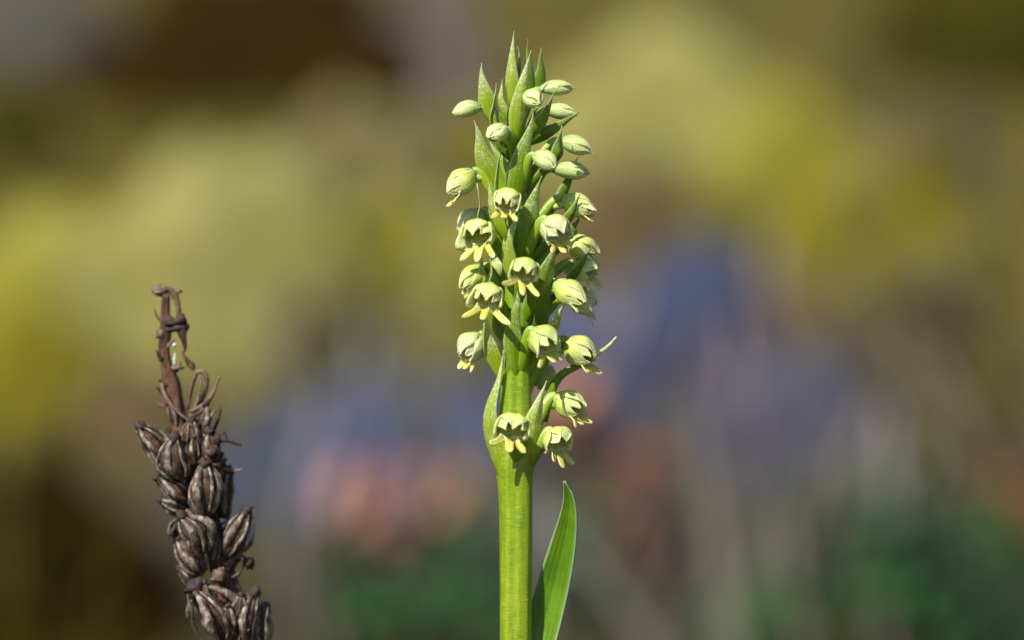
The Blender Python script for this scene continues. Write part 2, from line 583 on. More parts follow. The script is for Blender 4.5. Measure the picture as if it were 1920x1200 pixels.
V, F, UV = tube([p[:3] for p in sp], [p[3] for p in sp], 48, stem_rib)
world_put("stem", V, F, orchid, base_o, M['stem'], UV)


def bract_width(t):
    if t < 0.3:
        return 0.76 + 0.24 * math.sin(math.pi / 2 * t / 0.3)
    s = (t - 0.3) / 0.7
    return max(0.035, (1 - s) ** 1.28 * (1 + 0.22 * s))


def make_bract(bx, by, tx, ty, width, db, dt, bow=0.0, face=0.0, kind='bract', keel=0.28, name="bract", bulge=0.0, wave=0.09):
    b0, t0 = at(bx, by, db), at(tx, ty, dt)
    ax = (t0 - b0).normalized()
    fdir = (RT * math.sin(R(face)) - FW * math.cos(R(face)))
    pr = (RT - ax * RT.dot(ax)).normalized()
    # root on the stem: the bract runs down to it and clasps it
    sx, sr = stem_axis(by)
    off = bx - sx
    ry = by + max(0.55 * width, 0.85 * abs(off)) + 6
    sx, sr = stem_axis(ry)
    rx = max(-0.55 * sr, min(0.55 * sr, off))
    rdp = -math.sqrt(max(0.1, sr * sr - rx * rx)) * 0.72 * (1 if db < 4 else -1)
    root = at(sx + rx, ry, rdp)
    c1 = b0.lerp(t0, 0.45) + pr * (bow * S * 1.15)
    n = 26
    c2 = b0.lerp(t0, 0.78) + pr * (bow * S * 0.5 + random.uniform(-2.6, 2.6) * S) - FW * (random.uniform(-3, 5) * S)
    q = catmull([tuple(root), tuple(b0), tuple(c1), tuple(c2), tuple(t0)], n)
    lens = [0.0]
    for i in range(1, n):
        lens.append(lens[-1] + float(np.linalg.norm(q[i] - q[i - 1])))
    i0 = (n - 1) / 4.0
    base_len = float(np.interp(i0, range(n), lens))
    wid = []
    for i in range(n):
        if lens[i] < base_len:
            f = 0.50 + 0.26 * lens[i] / base_len
        else:
            t = (lens[i] - base_len) / (lens[-1] - base_len)
            f = bract_width(t)
        wid.append(0.60 * width * S * f)
    tw = random.uniform(-0.5, 0.5)
    nr = [fdir + ax.cross(fdir) * (tw * max(0, i / n - 0.3)) for i in range(n)]
    V, F, UV = blade([Vector(p) for p in q], wid, nr, keel, 9, wave, random.random() * 6, fold=random.uniform(0.0, 0.3))
    return world_put(name, V, F, orchid, base_o, M[kind], UV, thick=0.00011)


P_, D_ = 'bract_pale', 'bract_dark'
bracts = [
    # base x,y  tip x,y  width  depth base/tip  bow  face  kind
    (960, 190, 964, 58, 23, -12, -22, -3, -20, P_),
    (970, 255, 996, 94, 31, -28, -52, -4, 15, P_),
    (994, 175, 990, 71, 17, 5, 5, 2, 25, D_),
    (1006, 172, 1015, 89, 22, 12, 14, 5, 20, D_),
    (972, 150, 969, 84, 10, 5, 5, 4, 50, 'bract'),
    (921, 214, 903, 118, 29, -15, -28, -4, -15, P_),
    (925, 236, 931, 153, 12, -40, -50, 0, 60, 'bract'),
    (938, 262, 926, 190, 27, -20, -38, 4, -10, 'bract'),
    (952, 225, 942, 148, 16, -10, -20, -8, -30, P_),
    (995, 255, 1039, 172, 25, -25, -52, 6, 30, 'bract'),
    (968, 368, 1001, 206, 37, -30, -62, -4, 10, 'bract'),
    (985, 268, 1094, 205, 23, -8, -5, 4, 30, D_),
    (932, 346, 889, 226, 38, -10, -35, -6, -10, P_),
    (1040, 300, 1054, 235, 22, -45, -58, 3, 30, 'bract'),
    (936, 368, 945, 270, 13, -45, -62, -4, 65, 'bract'),
    (952, 342, 915, 258, 22, -10, -15, 2, -35, P_),
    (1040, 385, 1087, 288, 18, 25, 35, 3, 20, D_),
    (976, 482, 1016, 330, 46, -30, -66, -2, 5, 'bract'),
    (903, 420, 895, 344, 7.5, -60, -66, 2, 70, 'bract'),
    (943, 440, 916, 338, 22, -30, -48, -6, -30, P_),
    (1055, 425, 1091, 360, 18, -30, -48, 3, 35, 'bract'),
    (958, 520, 977, 391, 25, -45, -74, -14, -15, P_),
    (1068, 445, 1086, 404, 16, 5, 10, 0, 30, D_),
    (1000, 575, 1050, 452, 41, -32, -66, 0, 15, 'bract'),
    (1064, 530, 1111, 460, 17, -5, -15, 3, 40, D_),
    (915, 540, 919, 462, 12, -40, -55, 2, -60, 'bract'),
    (912, 560, 905, 468, 20, 5, -5, -4, -20, P_),
    (964, 700, 973, 528, 34, -28, -70, -6, -5, 'bract'),
    (1008, 660, 1060, 566, 32, -18, -40, 4, 20, P_),
    (934, 690, 900, 585, 28, -20, -40, -3, -15, P_),
    (946, 900, 945, 655, 36, -16, -38, -26, -30, P_),
    (984, 885, 1025, 714, 46, -28, -48, -4, 20, P_),
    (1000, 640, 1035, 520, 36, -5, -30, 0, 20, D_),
    (930, 610, 921, 500, 28, -5, -30, -2, -25, 'bract'),
    (985, 700, 1003, 590, 30, -12, -40, -2, 12, 'bract'),
    (940, 470, 935, 380, 26, -8, -30, -4, -30, 'bract'),
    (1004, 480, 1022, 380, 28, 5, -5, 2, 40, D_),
    (945, 300, 938, 225, 24, 0, -10, -3, -25, 'bract'),
]
for b in bracts:
    make_bract(*b[:9], kind=b[9])
# the long thin bract that arches out to the right behind a flower
arch = catmull([(*at(1018, 790, 15), 8), (*at(1032, 735, 14), 8.5), (*at(1052, 702, 12), 8), (*at(1085, 684, 14), 6.5),
                (*at(1112, 668, 10), 4.4), (*at(1138, 650, 6), 3.6), (*at(1156, 631, 4), 1.6)], 24)
V, F, UV = blade([Vector(p[:3]) for p in arch], [p[3] * S for p in arch], [Vector((-0.25, -0.9, 0.3))] * 24, 0.6, 7, 0.0)
world_put("bract", V, F, orchid, base_o, M['bract'], UV, thick=0.00016)


# ---- flowers and buds
def tepal(fr, L, Rr, phi0, wa, tip_r, nu=15, nv=9, flare=0.0, edge=0.04, seed=0.0, lenf=1.0, tipcurl=0.0, blunt=4.0, low=1.0, power=1.7, sag=0.0):
    o, X, Y, Z = fr
    V, UV = [], []
    for i in range(nu):
        u = math.sin(math.pi / 2 * i / (nu - 1))
        if u < 0.5:
            pr = 0.24 + 0.76 * math.sin(math.pi / 2 * u / 0.5)
        else:
            s = (u - 0.5) / 0.5
            pr = 1 + (tip_r - 1) * s ** power
        sh = max(0.0004, (1 - u ** blunt)) ** 0.55 * (0.62 + 0.38 * math.sin(math.pi * min(1, u * 1.1)))
        for j in range(nv):
            v = -1 + 2 * j / (nv - 1)
            ph = phi0 + wa * sh * v
            r = Rr * (pr + flare * max(0, u - 0.6) ** 1.4 * 2.2 + edge * v * v * u
                      + (0.03 + 0.05 * (not low < 0.9)) * noise.noise(Vector((2.2 * v + seed, 3.0 * u, seed))) * u * 1.6 + 0.05 * math.sin(9 * v + seed) * max(0, u - 0.75) * 4 * (not low < 0.9) - 0.05 * math.exp(-(v / 0.16) ** 2) * u * (1 - u) * 2)
            x = L * lenf * (u - tipcurl * max(0, u - 0.7))
            V.append(o + X * x - Z * (sag * L * u * u) + Y * (math.cos(ph) * r) + Z * (math.sin(ph) * r * (1.0 if math.sin(ph) > 0 else low)))
            UV.append((u, j / (nv - 1)))
    return V, grid_faces(nu, nv), UV


def lip_parts(fr, L, Rr, op, lip, rnd):
    """Lip: a shallow cupped plate on the floor of the flower that splits into three blunt lobes."""
    o, X, Y, Z = fr
    down = Vector((0, 0, -1))
    q0 = o + X * (0.10 * L) - Z * (0.32 * Rr)
    q1 = o + X * (0.48 * L) - Z * (0.52 * Rr)
    q2 = o + X * (0.86 * L) - Z * (0.50 * Rr)
    n = 9
    pts = [bez([q0, q1, q2], i / (n - 1)) for i in range(n)]
    wid = [Rr * (0.34 + 0.30 * math.sin(math.pi * 0.5 * min(1, i / 5))) for i in range(n)]
    parts = [blade(pts, wid, [(Z * 0.9 + X * 0.3).normalized()] * n, -0.30, 9, 0.03, rnd.random() * 6)]
    spread = 0.28 + 0.55 * op
    for side in (0, 1, -1):
        ln = lip * (rnd.uniform(0.85, 1.1) if side == 0 else rnd.uniform(0.75, 1.15))
        wd = 0.27 if side == 0 else 0.235
        out = Y * side * spread * rnd.uniform(0.65, 1.3)
        if side == 0:
            out = Y * rnd.uniform(-0.15, 0.15)
        hang = (X * 0.55 + down * 0.55 - FW * (0.18 * op)).normalized()
        p0 = o + X * (0.58 * L) + Y * (side * 0.26 * Rr) - Z * (0.49 * Rr)
        p1 = o + X * (0.92 * L) + Y * (side * 0.32 * Rr) - Z * (0.46 * Rr)
        p2 = p1 + (hang * 0.55 + out * 0.55) * (ln * Rr)
        p3 = p2 + (hang * 0.35 + out * 0.55 + X * rnd.uniform(-0.25, 0.35) + Z * rnd.uniform(-0.1, 0.35)) * (ln * Rr)
        m = 14
        tt = [math.sin(math.pi / 2 * i / (m - 1)) for i in range(m)]
        pts = [bez([p0, p1, p2, p3], t) for t in tt]
        wl = []
        for t in tt:
            f = 0.88 + 0.95 * (1 - min(1, t / 0.55)) ** 1.3
            if t > 0.70:
                f *= math.sqrt(max(0.004, 1 - ((t - 0.70) / 0.30) ** 2.2))
            wl.append(wd * Rr * f)
        nrm = (X * 0.55 + Z * 0.8 + Y * (side * -0.2)).normalized()
        parts.append(blade(pts, wl, [nrm] * m, rnd.uniform(-0.2, 0.3), 5, 0.10, rnd.random() * 6))
    return parts


def merge(parts):
    V, F, UV = [], [], []
    for v, f, u in parts:
        k = len(V)
        V += v
        UV += u
        F += [tuple(i + k for i in q) for q in f]
    return V, F, UV


def make_flower(cx, cy, d, axis, L, Rr, op, is_bud=False, lip=None, attach=None):
    rnd = random.Random(int(cx * 7 + cy * 13))
    X = (RT * axis[0] - FW * axis[1] + UP * axis[2]).normalized()
    up = Vector((0, 0, 1))
    roll = rnd.uniform(-0.30, 0.30)
    Z = (up - X * up.dot(X)).normalized()
    Y = Z.cross(X)
    Z, Y = (Z * math.cos(roll) + Y * math.sin(roll)), (Y * math.cos(roll) - Z * math.sin(roll))
    L, Rr = L * S, Rr * S
    o = at(cx, cy, d) - X * (L * 0.5)
    fr = (o, X, Y, Z)
    # ovary from the stem up and over to the flower's base
    sx, sr = stem_axis(cy + 70)
    rel = o - (CAM + ray(sx, cy) * DIST)
    rad = Vector((rel.x, rel.y, 0))
    rad = rad.normalized() if rad.length > 1e-6 else -FW
    if attach:
        P0 = at(*attach)
    else:
        P0 = at(sx, cy + rnd.uniform(58, 74), 0) + rad * (sr * 0.45 * S)
    P3 = o + X * (0.10 * L)
    P1 = P0.lerp(o, 0.45) + Vector((0, 0, 1)) * (4 * S) + rad * (3 * S)
    P2 = o - X * (0.30 * L) + Z * (0.30 * Rr)
    n = 18
    pts = [bez([P0, P1, P2, P3], i / (n - 1)) for i in range(n)]
    orad = 0.33 * Rr if not is_bud else 0.40 * Rr
    orad = max(orad, 6.2 * S)
    radii = [orad * (0.80 + 0.38 * math.sin(math.pi * min(1, 0.12 + i / (n - 1) * 0.9)) - 0.12 * (i / (n - 1))) for i in range(n)]
    V, F, UV = tube(pts, radii, 16, lambda a, i: 1 + 0.09 * math.cos(3 * a + i * 0.22) + 0.05 * math.cos(6 * a + i * 0.3))
    fl = world_put("bud" if is_bud else "flower", V, F, orchid, base_o, M['ovary'], UV)
    fm = M['bud'] if is_bud else M[rnd.choice(['tepal', 'tepal', 'tepal_green', 'tepal_white'])]
    tip = (0.06 if is_bud else 0.20 + 0.42 * op)
    bud_pow = rnd.uniform(2.0, 3.4)
    ph = math.pi / 2
    for k, (p, wa, rr, ln, nm, extra) in enumerate([
            (ph, 1.00, 1.00, 1.06, "sepal", -0.2), (ph + 1.92, 1.02, 1.02, 1.0, "sepal", 1.0), (ph - 1.92, 1.02, 1.02, 1.0, "sepal", 1.0),
            (ph + 0.95, 0.86, 0.94, 1.02, "petal", 0.15), (ph - 0.95, 0.86, 0.94, 1.02, "petal", 0.15)]):
        if is_bud and nm == "petal":
            rr = 0.975
        fl_ = op * (0.04 + 0.95 * extra * rnd.uniform(0.15, 1.2)) if not is_bud else 0
        V, F, UV = tepal(fr, L, Rr * rr, p + rnd.uniform(-0.06, 0.06), wa * (1.06 if is_bud else rnd.uniform(0.92, 1.02)), tip * rnd.uniform(0.85, 1.1) * (0.80 if k == 0 else 1.0), flare=fl_,
                         edge=0.03 if is_bud else 0.03 + 0.14 * op * rnd.random(), seed=rnd.random() * 6, lenf=ln * rnd.uniform(0.95, 1.04),
                         tipcurl=0.0 if is_bud else 0.25 * op * rnd.random(), blunt=6.0 if is_bud else 3.6, low=0.72 if is_bud else 0.95, power=bud_pow if is_bud else 1.7, sag=0.10 if is_bud else 0.0)
        world_put(nm, V, F, fl, Vector((0, 0, 0)) + base_o, fm, UV, thick=0.00013)
    if lip is None:
        lip = 0.0 if is_bud else 0.55 + 0.42 * op
    if lip > 0:
        parts = lip_parts(fr, L, Rr, op, lip, rnd)
        V, F, UV = merge(parts)
        world_put("lip", V, F, fl, base_o, M['lip'], UV, thick=0.00016)
        # short blunt spur under the base
        q = [bez([o + X * (0.16 * L) - Z * 0.35 * Rr, o - X * 0.02 * L - Z * 0.75 * Rr, o - X * 0.20 * L - Z * 1.05 * Rr], i / 7) for i in range(8)]
        V, F, UV = tube(q, [Rr * 0.30 * math.sqrt(max(0.05, 1 - (i / 7) ** 4)) for i in range(8)], 10)
        world_put("spur", V, F, fl, base_o, M['tepal'], UV)
    return fl


flowers = [
    # cx, cy, depth, axis(right, to camera, up), length, radius, open, bud, lip
    (877, 204, -10, (-1, .15, -.10), 56, 18, 0, True, None),
    (998, 184, -55, (.45, .80, -.30), 48, 19, 0, True, None),
    (1041, 165, 10, (.97, -.1, .10), 64, 17, 0, True, None),
    (1049, 209, 15, (.98, .1, -.04), 62, 18, 0, True, None),
    (934, 249, -65, (-.60, .75, -.22), 54, 20, 0, True, None),
    (1079, 272, -8, (.93, .2, -.28), 66, 20, 0, True, None),
    (1021, 300, -70, (.68, .65, -.34), 60, 21, 0, True, None),
    (1067, 319, 22, (.97, .1, -.03), 70, 20, 0, True, None),
    (866, 341, -20, (-.70, .3, -.66), 66, 26, .10, False, .75),
    (951, 374, -75, (-.10, .72, -.66), 45, 26, .6, False, .95),
    (1082, 385, -10, (.86, .25, -.42), 68, 24, .25, False, .5),
    (887, 417, 30, (-.66, .2, -.72), 62, 29, .4, False, None),
    (899, 436, -55, (-.28, .70, -.64), 44, 32, .95, False, 1.15),
    (1039, 428, -65, (.55, .52, -.62), 55, 29, .7, False, 1.0),
    (1090, 462, 20, (.78, .05, -.5), 62, 26, .4, False, None),
    (1094, 502, 28, (.8, .3, -.4), 48, 26, .9, False, None),
    (888, 519, 18, (-.66, .2, -.7), 60, 24, .2, False, .5),
    (982, 504, -85, (.08, .70, -.68), 43, 27, .95, False, 1.2),
    (915, 553, -62, (-.14, .66, -.72), 46, 29, .85, False, 1.2),
    (1066, 548, -35, (.75, .4, -.55), 74, 26, .15, False, .45),
    (1092, 562, 48, (.8, -.1, -.5), 56, 27, .7, False, None),
    (1018, 636, -70, (.64, .52, -.56), 60, 30, .8, False, 1.0),
    (886, 648, 12, (-.55, .25, -.72), 56, 29, .45, False, None),
    (1086, 657, 6, (.72, .4, -.52), 68, 31, .3, False, None),
    (1066, 757, -8, (.76, .4, -.42), 64, 28, .5, False, None, (985, 835, -10)),
    (960, 799, -78, (-.02, .72, -.66), 42, 32, 1.0, False, 1.0, (972, 868, -20)),
    (1044, 823, -30, (.5, .55, -.64), 45, 30, 1.0, False, 1.15, (985, 880, -12)),
    # partly hidden ones on the far side of the spike
    (1018, 706, 70, (.5, -.7, -.3), 56, 26, .4, False, None),
    (940, 500, 70, (-.3, -.8, -.3), 56, 26, .4, False, None),
    (990, 590, 75, (.2, -.85, -.3), 56, 26, .4, False, None),
    (985, 400, 72, (.2, -.85, -.3), 54, 24, .4, False, None),
    (960, 290, 55, (-.2, -.85, -.2), 54, 20, 0, True, None),
]
for f in flowers:
    make_flower(*f[:3], f[3], f[4], f[5], f[6], f[7], f[8], f[9] if len(f) > 9 else None)

# ---- the upper stem leaf, sheathing the stem below the picture
lp = catmull([(*at(985, 1330, -6), 26), (*at(1000, 1260, 10), 29), (*at(1022, 1170, 27), 31), (*at(1043, 1085, 26), 29), (*at(1058, 1020, 16), 23.5),
              (*at(1067, 965, 2), 15.5), (*at(1066, 930, -10), 8.5), (*at(1057, 903, -22), 0.8)], 40)
V, F, UV = blade([Vector(p[:3]) for p in lp], [p[3] * S for p in lp], [(Vector((-0.30, -0.95, 0.0)))] * 40, -0.12, 15, 0.02, 1.0, fold=-0.30)
world_put("leaf", V, F, orchid, base_o, M['leaf'], UV, thick=0.0003)

# ------------------------------------------------------------------ the withered spike
DW = 105
wp = [(311, 552, 7), (310, 588, 8), (310, 622, 11), (308, 655, 10), (313, 690, 11), (322, 720, 15), (328, 760, 17), (336, 800, 18),
      (352, 850, 18), (372, 905, 18), (388, 960, 18), (402, 1015, 20), (417, 1070, 22), (430, 1120, 24), (446, 1170, 24), (462, 1215, 24)]
ws = [(*at(a, b, DW), r * S) for a, b, r in wp]
foot = Vector(ws[-1][:3]) + Vector((0.022, 0.004, 0))
foot.z = ground_h(foot.x, foot.y) - 0.002
e = Vector(ws[-1][:3])
for k in (0.4, 0.75, 1.0):
    q = e.lerp(foot, k) + Vector((0.006 * math.sin(k * math.pi), 0, 0))
    ws.append((q.x, q.y, q.z, 24 * S))
wc = catmull(ws, 110)
spike = empty("withered_spike", foot, "dead dry brown seed spike with ribbed capsules and a hooked tip", "dead plant")
V, F, UV = tube([p[:3] for p in wc], [p[3] for p in wc], 20,
                lambda a, i: 1 + 0.14 * math.cos(5 * a + wc[i][2] * 60) + 0.18 * noise.noise(Vector((math.cos(a) * 1.6, math.sin(a) * 1.6, wc[i][2] * 420))))
world_put("stem", V, F, spike, foot, M['dead_stem'], UV)


def crumple(c, r, seed, parent, name="withered_flower", mat='wither', stretch=None, sub=9):
    V, UV, nu, nv = [], [], sub, sub + 3
    st = stretch if stretch is not None else Vector((0, 0, 0))
    for i in range(nu):
        th = math.pi * i / (nu - 1)
        for j in range(nv):
            a = 2 * math.pi * j / nv
            d = Vector((math.sin(th) * math.cos(a), math.sin(th) * math.sin(a), math.cos(th)))
            k = 1 + 0.75 * noise.noise(d * 2.1 + Vector((seed, seed * 2, 0))) + 0.35 * noise.noise(d * 4.7 + Vector((0, seed, 3)))
            p = c + d * (r * S * max(0.25, k))
            if stretch is not None:
                p = p + st * (d.dot(st.normalized()) * S)
            V.append(p)
            UV.append((i / nu, j / nv))
    return world_put(name, V, grid_faces(nu, nv, True), parent, foot, M[mat], UV)


def strand(pts, parent=spike, name="dry_strand", mat='dry', n=18, flat=0.45, depth=DW):
    q = catmull([(*at(p[0], p[1], depth + (p[3] if len(p) > 3 else 0)), p[2]) for p in pts], n)
    sd_ = random.random() * 9
    V, F, UV = tube([p[:3] for p in q], [p[3] * S for p in q], 8,
                    lambda a, i: (1 - flat * abs(math.sin(a + i * 0.16 + sd_))) * (1 + 0.25 * noise.noise(Vector((i * 0.6, sd_, a)))))
    return world_put(name, V, F, parent, foot, M[mat], UV)


def capsule(bx, by, tx, ty, wpx, d=0, dt=0, ribs=6, body=0.80, opened=False, spin=0.0, cap=True):
    b0, t0 = at(bx, by, DW + d), at(tx, ty, DW + d + dt)
    X = (t0 - b0)
    L = X.length
    X.normalize()
    ref = -FW
    Y = X.cross(ref).normalized()
    Z = Y.cross(X)
    Rr = wpx * S * 0.5
    n, m = 14, 24
    rd = random.Random(int(bx + by * 3))
    bend = rd.uniform(-0.16, 0.16)
    sq = [rd.uniform(0.78, 1.08), rd.uniform(0, 6.28)]
    wob = lambda a, u: (1 - (1 - sq[0]) * math.cos(a - sq[1]) ** 2) * (1 + 0.30 * noise.noise(Vector((math.cos(a) * 1.1 + bx, math.sin(a) * 1.1 + by, u * 2.2))))
    prof = lambda u: 0.20 + 0.80 * math.sin(math.pi * min(1, max(0, 0.06 + 0.90 * u ** 0.92))) ** 0.8
    V, UV = [], []
    k0 = 0.5 if opened else body
    for i in range(n):
        u = i / (n - 1)
        for j in range(m):
            a = 2 * math.pi * j / m
            r = Rr * prof(u) * k0 * (1 - 0.13 * (0.5 - 0.5 * math.cos(ribs * (a + spin)))) * (1 + 0.12 * noise.noise(Vector((math.cos(a) * 2, math.sin(a) * 2 + bx, u * 3)))) * wob(a, u)
            V.append(b0 + X * (u * L) + Y * (math.cos(a) * r + bend * L * math.sin(math.pi * u)) + Z * (math.sin(a) * r))
            UV.append((u, j / m))
    F = grid_faces(n, m, True)
    cp = world_put("capsule", V, F, spike, foot, M['capsule'], UV)
    for k in range(ribs):
        a = 2 * math.pi * (k + 0.5) / ribs - spin + math.pi / ribs + rd.uniform(-0.22, 0.22)
        pts, rads = [], []
        ex = (1.06 if opened else 0.90) * rd.uniform(0.86, 1.14)
        for i in range(13):
            u = i / 12
            aa = a + 0.22 * math.sin(u * 3 + k + bx) + 0.10 * noise.noise(Vector((u * 4, k, bx)))
            r = Rr * prof(u) * ex * wob(aa, u)
            pts.append(b0 + X * (u * L) + Y * (math.cos(aa) * r + bend * L * math.sin(math.pi * u)) + Z * (math.sin(aa) * r))
            rads.append(Rr * (0.16 if opened else 0.20) * (0.5 + 0.7 * math.sin(math.pi * u)) * (1.25 if k % 2 else 0.55) * rd.uniform(0.88, 1.12))
        V, F, UV = tube(pts, rads, 8, lambda q, i: 1 + 0.18 * noise.noise(Vector((i * 0.8, q, k + bx))))
        world_put("rib", V, F, cp, foot, M['rib'], UV)
    if cap:
        crumple(t0 + X * (3 * S), wpx * 0.20, bx * 0.37, cp, sub=8)
    return cp


capsule(312, 876, 264, 802, 50, -25, -10, opened=True, spin=.3)
capsule(337, 896, 327, 824, 56, -55, -15, spin=.2)
capsule(386, 886, 392, 812, 52, -30, -10, spin=.5)
capsule(386, 962, 384, 872, 62, -62, -12, spin=.1)
capsule(418, 972, 428, 886, 46, -10, 5, spin=.6)
capsule(352, 935, 299, 896, 44, -30, -15, spin=.3)
capsule(354, 956, 303, 938, 38, -15, -10, spin=.8)
capsule(378, 1040, 343, 972, 62, -60, -15, spin=.15)
capsule(380, 1076, 334, 1012, 54, -25, -10, spin=.5)
capsule(428, 1040, 462, 962, 60, -35, -8, spin=.0)
capsule(414, 1206, 366, 1106, 80, -45, -12, opened=True, spin=.2)
capsule(462, 1208, 476, 1118, 54, -30, -5, spin=.4)
capsule(497, 1212, 498, 1128, 40, -5, 0, opened=True, spin=.2, cap=False)
capsule(378, 815, 384, 762, 40, -20, -8, spin=.9)
for cc in [(332, 800, 316, 760, 26, -10), (352, 838, 360, 790, 34, -48), (402, 905, 414, 858, 34, -20), (345, 925, 318, 872, 34, 5), (405, 940, 398, 890, 30, 20),
           (400, 1050, 404, 1000, 30, -38), (366, 1100, 338, 1068, 30, 5), (418, 1090, 444, 1050, 30, -5), (440, 1165, 452, 1118, 34, -42), (420, 1012, 440, 975, 28, 5),
           (398, 1140, 384, 1095, 30, -52), (366, 870, 362, 822, 32, -52), (430, 1190, 428, 1140, 34, -48)]:
    capsule(*cc, dt=-6, ribs=5, spin=cc[0] * 0.37, cap=cc[0] % 2 == 0)
for k in range(26):
    u = k / 25
    py = 600 + 600 * u
    px = float(np.interp(py, [p[1] for p in wp], [p[0] for p in wp]))
    rpx = float(np.interp(py, [p[1] for p in wp], [p[2] for p in wp]))
    sgn = random.choice([-1, 1])
    d0 = -random.uniform(0.2, 1.0) * rpx
    ex = random.uniform(6, 20)
    strand([(px + sgn * rpx * 0.6, py + 4, 4, d0), (px + sgn * (rpx + ex * 0.5), py - random.uniform(2, 12), random.uniform(2.5, 5), d0 - 4),
            (px + sgn * (rpx + ex), py - random.uniform(4, 24), random.uniform(1, 2.5), d0 - 8)], mat=random.choice(['dry', 'wither', 'wither', 'capsule']), n=10)
# split capsule valves near the top, curling back
strand([(352, 768, 4, -20), (358, 735, 5, -26), (366, 706, 4.5, -30), (374, 696, 4.5, -32), (386, 703, 5, -30), (388, 722, 5, -28), (380, 748, 6, -25), (372, 765, 5, -20)])
strand([(358, 772, 6, -22), (378, 762, 6.5, -30), (396, 742, 5.5, -32), (405, 722, 4.5, -34), (413, 705, 4, -34)])
strand([(352, 765, 4, -15), (355, 735, 4, -20), (360, 715, 3.5, -20)])
strand([(364, 770, 5, -25), (372, 745, 5, -34), (377, 720, 4, -36), (375, 705, 3, -34)])
strand([(350, 790, 9, -20), (372, 776, 8, -30), (395, 770, 5, -30)], mat='capsule')
strand([(303, 718, 5, -15), (308, 738, 4.5, -24), (326, 765, 4, -30), (345, 782, 4.5, -32), (365, 797, 5, -30)])
strand([(305, 722, 4, -10), (310, 750, 4, -14), (320, 785, 3, -14)])
strand([(380, 795, 8, -30), (392, 783, 6, -34), (410, 763, 2.5, -36)])
strand([(400, 810, 6, -10), (408, 790, 5, -12), (415, 764, 2, -14)], mat='wither')
strand([(352, 800, 8, -35), (368, 808, 10, -40), (384, 822, 6, -36)])
strand([(404, 830, 9, -15), (420, 826, 6, -18), (438, 829, 5, -20), (452, 834, 4.5, -20)], mat='wither')
strand([(415, 815, 3, -16), (421, 811, 3, -16), (424, 826, 5, -16)], mat='wither')
strand([(388, 872, 5, -60), (405, 873, 5, -50), (424, 880, 5, -25), (440, 882, 4.5, -20), (456, 880, 4, -18)], mat='dry')
strand([(330, 975, 5, -45), (319, 985, 5, -50), (317, 1000, 5, -50), (326, 1002, 5, -48)], mat='dry')
crumple(at(324, 995, DW - 45), 9, 4.4, spike)
crumple(at(394, 845, DW - 52), 15, 2.2, spike, mat='capsule')
strand([(424, 1062, 8, -20), (436, 1048, 6, -26), (452, 1042, 4.5, -28), (462, 1046, 4, -28)])
strand([(460, 1045, 4, -28), (456, 1062, 3, -26), (446, 1080, 2, -24)], mat='wither')
crumple(at(468, 1056, DW - 28), 10, 7.7, spike)
strand([(402, 1070, 8, -40), (412, 1072, 6, -46), (420, 1064, 3, -46)])
strand([(395, 1088, 5, -45), (408, 1084, 5, -48), (420, 1068, 4, -46)], mat='dry')
strand([(440, 1140, 6, -40), (455, 1126, 6, -45), (472, 1118, 5, -40)])
crumple(at(478, 1108, DW - 30), 12, 1.9, spike)
crumple(at(466, 1118, DW - 30), 9, 5.9, spike)
strand([(372, 1106, 5, -55), (360, 1122, 5, -60), (352, 1145, 5, -60), (354, 1162, 4, -55)], mat='dry')
strand([(448, 1200, 4, -50), (455, 1188, 4, -55), (468, 1180, 3, -55)], mat='dry')
# the hooked tip
strand([(286, 544, 9.5), (298, 540, 9.5), (312, 541, 9.5), (325, 550, 7.4), (332, 566, 6.8), (334, 584, 6.8), (333, 600, 6.1)], n=26, mat='dry')
strand([(290, 548, 5.4, 4), (302, 550, 8.1, 4), (312, 554, 9.5, 2)], mat='wither')
strand([(328, 552, 4.1), (336, 548, 4.1), (341, 545, 2.7)], mat='wither')
strand([(312, 598, 12.2, -8), (322, 604, 12.2, -16), (335, 603, 10.8, -16), (346, 594, 6.8, -12)], mat='wither')
strand([(314, 618, 12.2, -8), (332, 616, 10.8, -14), (348, 614, 8.1, -12), (350, 606, 5.4, -12)], mat='wither')
strand([(338, 604, 8.1, -12), (341, 622, 9.5, -12), (345, 640, 6.8, -12), (347, 655, 4.7, -10), (343, 662, 4.1, -10), (350, 674, 5.4, -10), (359, 686, 6.8, -10), (362, 694, 5.4, -10)], n=28, mat='dead_stem')
strand([(297, 618, 4.1), (300, 625, 6.8), (308, 628, 6.8)], mat='dry')
strand([(292, 633, 4.1), (300, 631, 5.4), (310, 633, 6.8)], mat='wither')
strand([(297, 675, 2.7), (303, 672, 5.4), (312, 674, 6.8)], mat='wither')
strand([(322, 690, 5.4, -10), (333, 690, 5.4, -12), (345, 688, 4.1, -12)], mat='dry')
crumple(at(300, 545, DW), 9, 8.1, spike, mat='dry', stretch=RT * 7)
crumple(at(340, 600, DW - 14), 10, 6.1, spike)
crumple(at(318, 604, DW - 14), 9, 2.6, spike, mat='capsule')
crumple(at(346, 612, DW - 10), 8, 9.6, spike)
crumple(at(302, 624, DW - 5), 8, 4.9, spike, mat='dry')
crumple(at(400, 826, DW - 40), 13, 3.7, spike)
crumple(at(360, 800, DW - 42), 14, 1.7, spike, mat='dry')
crumple(at(410, 868, DW - 40), 12, 5.2, spike)
crumple(at(375, 960, DW - 40), 13, 7.2, spike)
crumple(at(352, 968, DW - 50), 12, 8.6, spike, mat='dry')
crumple(at(410, 1078, DW - 45), 14, 9.1, spike, mat='dry')
crumple(at(366, 1100, DW - 50), 12, 0.7, spike)
crumple(at(327, 647, DW - 12), 3.6, 3.1, spike, "seed_fluff", 'fluff')
strand([(328, 662, 2.2, -10), (327, 672, 2.6, -10), (327, 684, 2, -10)], name="seed_fluff", mat='fluff')

